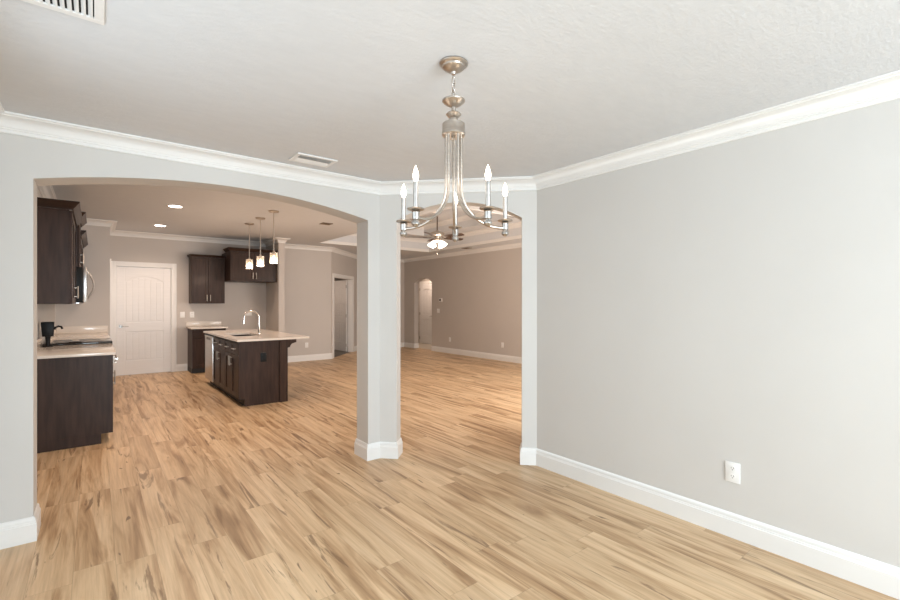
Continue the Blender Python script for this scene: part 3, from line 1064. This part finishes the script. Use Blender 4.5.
# ---------------------------------------------------------------- ceiling vents and downlights
t = thing('return_grille', (-.2, 2.03, HD), 'large white return air grille in the near left ceiling corner', 'air vent')
GX0, GX1, GY0, GY1 = -.392, .028, 1.80, 2.203
D = faceDown(HD)
c = MB(D)
gf = .030
c.box(GX0, GY0, .0005, GX1, GY0 + gf, .008).box(GX0, GY1 - gf, .0005, GX1, GY1, .008)
c.box(GX0, GY0 + gf, .0005, GX0 + gf, GY1 - gf, .008).box(GX1 - gf, GY0 + gf, .0005, GX1, GY1 - gf, .008)
c.build('frame', VENTW, t, bevel=.001, seg=1)
MB(D).box(GX0 + .025, GY0 + .025, .0002, GX1 - .025, GY1 - .025, .0008).build('duct', VOID, t)
n = 18
for k in range(n):
    x = GX0 + .040 + k * (GX1 - GX0 - .080) / (n - 1)
    c = MB(lambda p: (p[0], p[2], HD - p[1]))
    c.prism([(x - .008, .0015), (x - .005, .0015), (x + .006, .0085), (x + .001, .0085)], w0=GY0 + gf, w1=GY1 - gf)
    c.build('slat', VENTW, t)


def register(x0, x1, y0, y1, z, label, mat, slats, fr=.03):
    t = thing('air_vent', ((x0 + x1) / 2, (y0 + y1) / 2, z), label, 'air vent')
    D = faceDown(z)
    c = MB(D)
    c.box(x0, y0, .0005, x1, y0 + fr, .010).box(x0, y1 - fr, .0005, x1, y1, .010)
    c.box(x0, y0 + fr, .0005, x0 + fr, y1 - fr, .010).box(x1 - fr, y0 + fr, .0005, x1, y1 - fr, .010)
    c.build('frame', mat, t, bevel=.002, seg=1)
    MB(D).box(x0 + fr, y0 + fr, .0002, x1 - fr, y1 - fr, .0008).build('duct', GREYP if mat is VENTW else VOID, t)
    for k in range(slats):
        y = y0 + fr + .012 + k * (y1 - y0 - 2 * fr - .024) / (slats - 1)
        s = -1 if k < slats / 2 else 1
        c = MB(lambda p: (p[2], p[0], z - p[1]))
        c.prism([(y - s * .009, .002), (y - s * .005, .002), (y + s * .011, .014), (y + s * .007, .014)], w0=x0 + fr, w1=x1 - fr)
        c.build('slat', mat, t)
    return t


register(1.145, 1.45, 3.225, 3.43, HD, 'white supply vent in the dining ceiling near the wide arch', VENTW, 6)
register(3.09, 3.27, 7.46, 7.64, HK, 'brown metal vent in the kitchen ceiling right of the pendants', VENTB, 6)
register(7.32, 7.48, 8.62, 8.85, HK, 'brown metal vent in the living room ceiling below the tray', VENTB, 6)


def point(name, loc, power, color=WARM, r=.04, parent=None):
    d = bpy.data.lights.new(name, 'POINT')
    d.energy, d.color, d.shadow_soft_size = power, color, r
    o = bpy.data.objects.new(name, d)
    COL.objects.link(o)
    if parent is not None:
        o.parent = parent
        o.location = Vector(loc) - ORG[parent.name]
    else:
        o.location = loc
    return o


def downlight(x, y, z, label, power):
    t = thing('recessed_light', (x, y, z), label, 'downlight')
    MB().lathe([(.082, z - .001), (.108, z - .001), (.108, z - .004), (.094, z - .008), (.082, z - .006)], x, y, 28).build('trim_ring', WPLAST, t)
    MB().lathe([(0, z - .002), (.082, z - .002), (.082, z - .006), (0, z - .012)], x, y, 28).build('lens', CANLENS, t)
    d = bpy.data.lights.new('downlight_beam', 'SPOT')
    d.energy, d.color, d.shadow_soft_size, d.spot_size, d.spot_blend = power, WARM, .05, math.radians(150), .6
    o = bpy.data.objects.new('downlight_beam', d)
    COL.objects.link(o)
    o.parent = t
    o.location = (0, 0, -.02)
    return t


downlight(.905, 7.52, HK, 'lit recessed downlight in the kitchen ceiling, nearer one', 95)
downlight(.917, 9.57, HK, 'lit recessed downlight in the kitchen ceiling by the door', 90)
downlight(4.48, 6.60, HT1, 'lit recessed downlight in the tray ledge left of the fan', 30)
downlight(4.35, 12.4, HK, 'unseen downlight added to light the room behind the open far door', 75)  # added lamp, brightens the open door and the dark room behind it
downlight(8.35, 12.2, HK, 'unseen downlight added to light the small hall beyond the arch', 110)  # added lamp, lifts the otherwise dark hall and its door
downlight(.905, 5.45, HK, 'lit recessed downlight above the near left counter, behind the arch', 100)

# ---------------------------------------------------------------- island pendants


def make_pendant(x, y):
    t = thing('pendant_light', (x, y, HK), '', 'pendant lamp', 'pendants over the island')
    zt = 2.175
    MB().lathe([(.075, HK - .0005), (.075, HK - .012), (.066, HK - .022), (.03, HK - .028), (.012, HK - .034), (.0, HK - .034)], x, y).build('canopy', NICKEL, t)
    MB().tube([(x, y, HK - .03), (x, y, zt + .03)], .006, 10).build('rod', NICKEL, t)
    MB().lathe([(.008, zt + .03), (.014, zt + .026), (.016, zt + .004), (.030, zt + .002), (.030, zt - .003), (.016, zt - .005), (.016, zt - .040), (0, zt - .040)], x, y).build('socket_cap', NICKEL, t)
    r = .056
    c = MB()
    c.lathe([(r - .006, zt - .004), (r, zt - .004), (r, zt - .165), (r - .004, zt - .165), (r - .004, zt - .010), (.02, zt - .008), (.02, zt - .004)], x, y, 28, cap=False)
    s = c.build('shade', GLASS, t)
    tag(s, 'clear glass cylinder shade')
    MB().lathe([(0, zt - .045), (.012, zt - .047), (.014, zt - .06), (.028, zt - .085), (.030, zt - .10), (.022, zt - .122), (0, zt - .130)], x, y, 18).build('bulb', FILAMENT, t)
    point('pendant_glow', (x, y, zt - .19), 9, WARM, .03, t)
    return t


p0 = make_pendant(2.12, 7.0)
p0['label'] = 'glass cylinder pendant over the island, nearest and rightmost of three'
for y, lb in ((7.7, 'glass cylinder pendant over the island, middle one of three'), (8.37, 'glass cylinder pendant over the island, farthest and leftmost of three')):
    p = copy_tree(p0)
    p.location = (2.12, y, HK)
    p['label'] = lb

# ---------------------------------------------------------------- living room ceiling fan
fx, fy = 5.63, 7.60
t = thing('ceiling_fan', (fx, fy, HT), 'five blade ceiling fan with lit frosted lamp cluster in the tray', 'ceiling fan')
MB().lathe([(.075, HT - .001), (.075, HT - .03), (.05, HT - .06), (.015, HT - .07), (0, HT - .07)], fx, fy).build('canopy', BRONZE, t)
MB().tube([(fx, fy, HT - .06), (fx, fy, 2.90)], .013).build('downrod', BRONZE, t)
MB().lathe([(0, 2.935), (.025, 2.93), (.03, 2.905), (.10, 2.895), (.145, 2.875), (.15, 2.85), (.145, 2.82), (.10, 2.80), (.06, 2.79), (.055, 2.765), (0, 2.76)], fx, fy, 32).build('motor_housing', NICKEL, t)
for k in range(5):
    a = 2 * PI * k / 5 + math.radians(-38.15 + 36)
    ca, sa = math.cos(a), math.sin(a)

    def bm_(p, ca=ca, sa=sa):
        r_, q, z = p
        z = z - q * .22
        return (fx + r_ * ca - q * sa, fy + r_ * sa + q * ca, z)
    c = MB(bm_)
    c.prism([(.21, -.055), (.30, -.066), (.55, -.068), (.645, -.055), (.665, -.03), (.665, .03), (.645, .055), (.55, .068), (.30, .066), (.21, .055)], w0=2.785, w1=2.792)
    b_ = c.build('blade', BLADE, t)
    c = MB(bm_)
    c.prism([(.12, -.022), (.20, -.015), (.28, -.04), (.30, 0), (.28, .04), (.20, .015), (.12, .022)], w0=2.779, w1=2.785)
    c.build('blade_bracket', BRONZE, b_)
MB().lathe([(.055, 2.767), (.07, 2.75), (.07, 2.715), (.03, 2.69), (.015, 2.67), (0, 2.665)], fx, fy).build('light_fitter', NICKEL, t)
for k in range(4):
    a = 2 * PI * k / 4 + .35
    cx_, cy_ = fx + .11 * math.cos(a), fy + .11 * math.sin(a)
    MB().tube([(fx + .05 * math.cos(a), fy + .05 * math.sin(a), 2.72), (fx + .09 * math.cos(a), fy + .09 * math.sin(a), 2.72), (cx_, cy_, 2.70)], .009).build('lamp_arm', NICKEL, t)

    def tilt(p, a=a, cx_=cx_, cy_=cy_):
        v_ = Matrix.Rotation(-.55, 3, Vector((-math.sin(a), math.cos(a), 0))) @ Vector((p[0], p[1], p[2]))
        return (cx_ + v_.x, cy_ + v_.y, 2.70 + v_.z)
    MB(tilt).lathe([(0, 0), (.022, -.003), (.032, -.02), (.05, -.05), (.066, -.085), (.078, -.115), (.070, -.118), (.05, -.09), (0, -.075)], 0, 0, 20).build('lamp_shade', FROST, t)
MB().tube([(fx, fy, 2.666), (fx, fy, 2.44)], .003, 6).lathe([(0, 2.445), (.008, 2.44), (.008, 2.42), (0, 2.415)], fx, fy, 8).build('pull_chain', NICKEL, t)
point('fan_glow', (fx, fy, 2.45), 22, WARM, .12, t)

# ---------------------------------------------------------------- chandelier
hx, hy = 1.2725, 1.5942
t = thing('chandelier', (hx, hy, HD), 'brushed nickel five candle chandelier hanging from the dining ceiling', 'chandelier')
MB().lathe([(.064, HD - .0005), (.065, HD - .006), (.061, HD - .011), (.052, HD - .015), (.050, HD - .022), (.040, HD - .030), (.026, HD - .037), (.012, HD - .041), (.009, HD - .052), (0, HD - .054)], hx, hy, 32).build('canopy', NICKEL, t)
c = MB()
z = HD - .060
for k in range(3):
    zc = z - .022 - k * .030
    pts = []
    for q in range(16):
        a = 2 * PI * q / 16
        u, w_ = .0085 * math.cos(a), .020 * math.sin(a)
        pts.append((hx + (u if k % 2 == 0 else 0), hy + (0 if k % 2 == 0 else u), zc + w_))
    c.tube(pts, .0022, 8, closed=True)
c.build('chain', NICKEL, t)
MB().lathe([(0, 2.350), (.007, 2.348), (.008, 2.338), (.012, 2.336), (.046, 2.3345), (.052, 2.331), (.051, 2.325), (.036, 2.313), (.020, 2.304), (.010, 2.300), (.009, 2.284),
            (.014, 2.279), (.031, 2.272), (.035, 2.267), (.029, 2.260), (.018, 2.250), (.020, 2.238), (.016, 2.226), (0, 2.226)], hx, hy, 32).build('column', NICKEL, t)
MB().lathe([(0, 2.228), (.046, 2.228), (.051, 2.224), (.051, 2.190), (.053, 2.186), (.053, 2.174), (.049, 2.170), (0, 2.170)], hx, hy, 32).build('collar', NICKEL, t)
MB().lathe([(0, 2.171), (.010, 2.170), (.011, 2.160), (.006, 2.152), (0, 2.150)], hx, hy, 16).build('finial', NICKEL, t)
ra = .036
arm_prof = [(ra, 2.172), (ra, 2.08), (ra, 1.99), (ra, 1.945)] + [(ra + .185 * (1 - math.cos(q)), 1.945 - .178 * math.sin(q)) for q in [PI / 2 * k / 14 for k in range(1, 15)]] + [(.248, 1.767)]
for k in range(5):
    a = math.radians(90 + 72 * k - 38.15 - 2.5)
    ca, sa = math.cos(a), math.sin(a)
    arm = MB().tube([(hx + r_ * ca, hy + r_ * sa, z_) for r_, z_ in arm_prof], .0068, 12).build('arm', NICKEL, t)
    px, py = hx + .25 * ca, hy + .25 * sa
    MB().lathe([(0, 1.727), (.009, 1.729), (.017, 1.739), (.017, 1.747), (.011, 1.756), (.015, 1.760), (.015, 1.788), (.018, 1.791), (.012, 1.795), (0, 1.795)], px, py, 18).build('socket', SLEEVE, arm)
    MB().lathe([(0, 1.794), (.014, 1.795), (.033, 1.798), (.0355, 1.802), (.033, 1.805), (.014, 1.803), (0, 1.803)], px, py, 24).build('drip_pan', NICKEL, arm)
    MB().lathe([(0, 1.802), (.0105, 1.803), (.0105, 1.912), (.008, 1.914), (0, 1.914)], px, py, 18).build('candle_sleeve', SLEEVE, arm)
    MB().lathe([(0, 1.912), (.0075, 1.913), (.008, 1.918), (.0118, 1.932), (.0122, 1.939), (.009, 1.955), (.004, 1.970), (0, 1.980)], px, py, 16).build('bulb', FLAME, arm)
    point('candle_glow', (px, py, 2.01), .3, (1, .88, .76), .03, t)
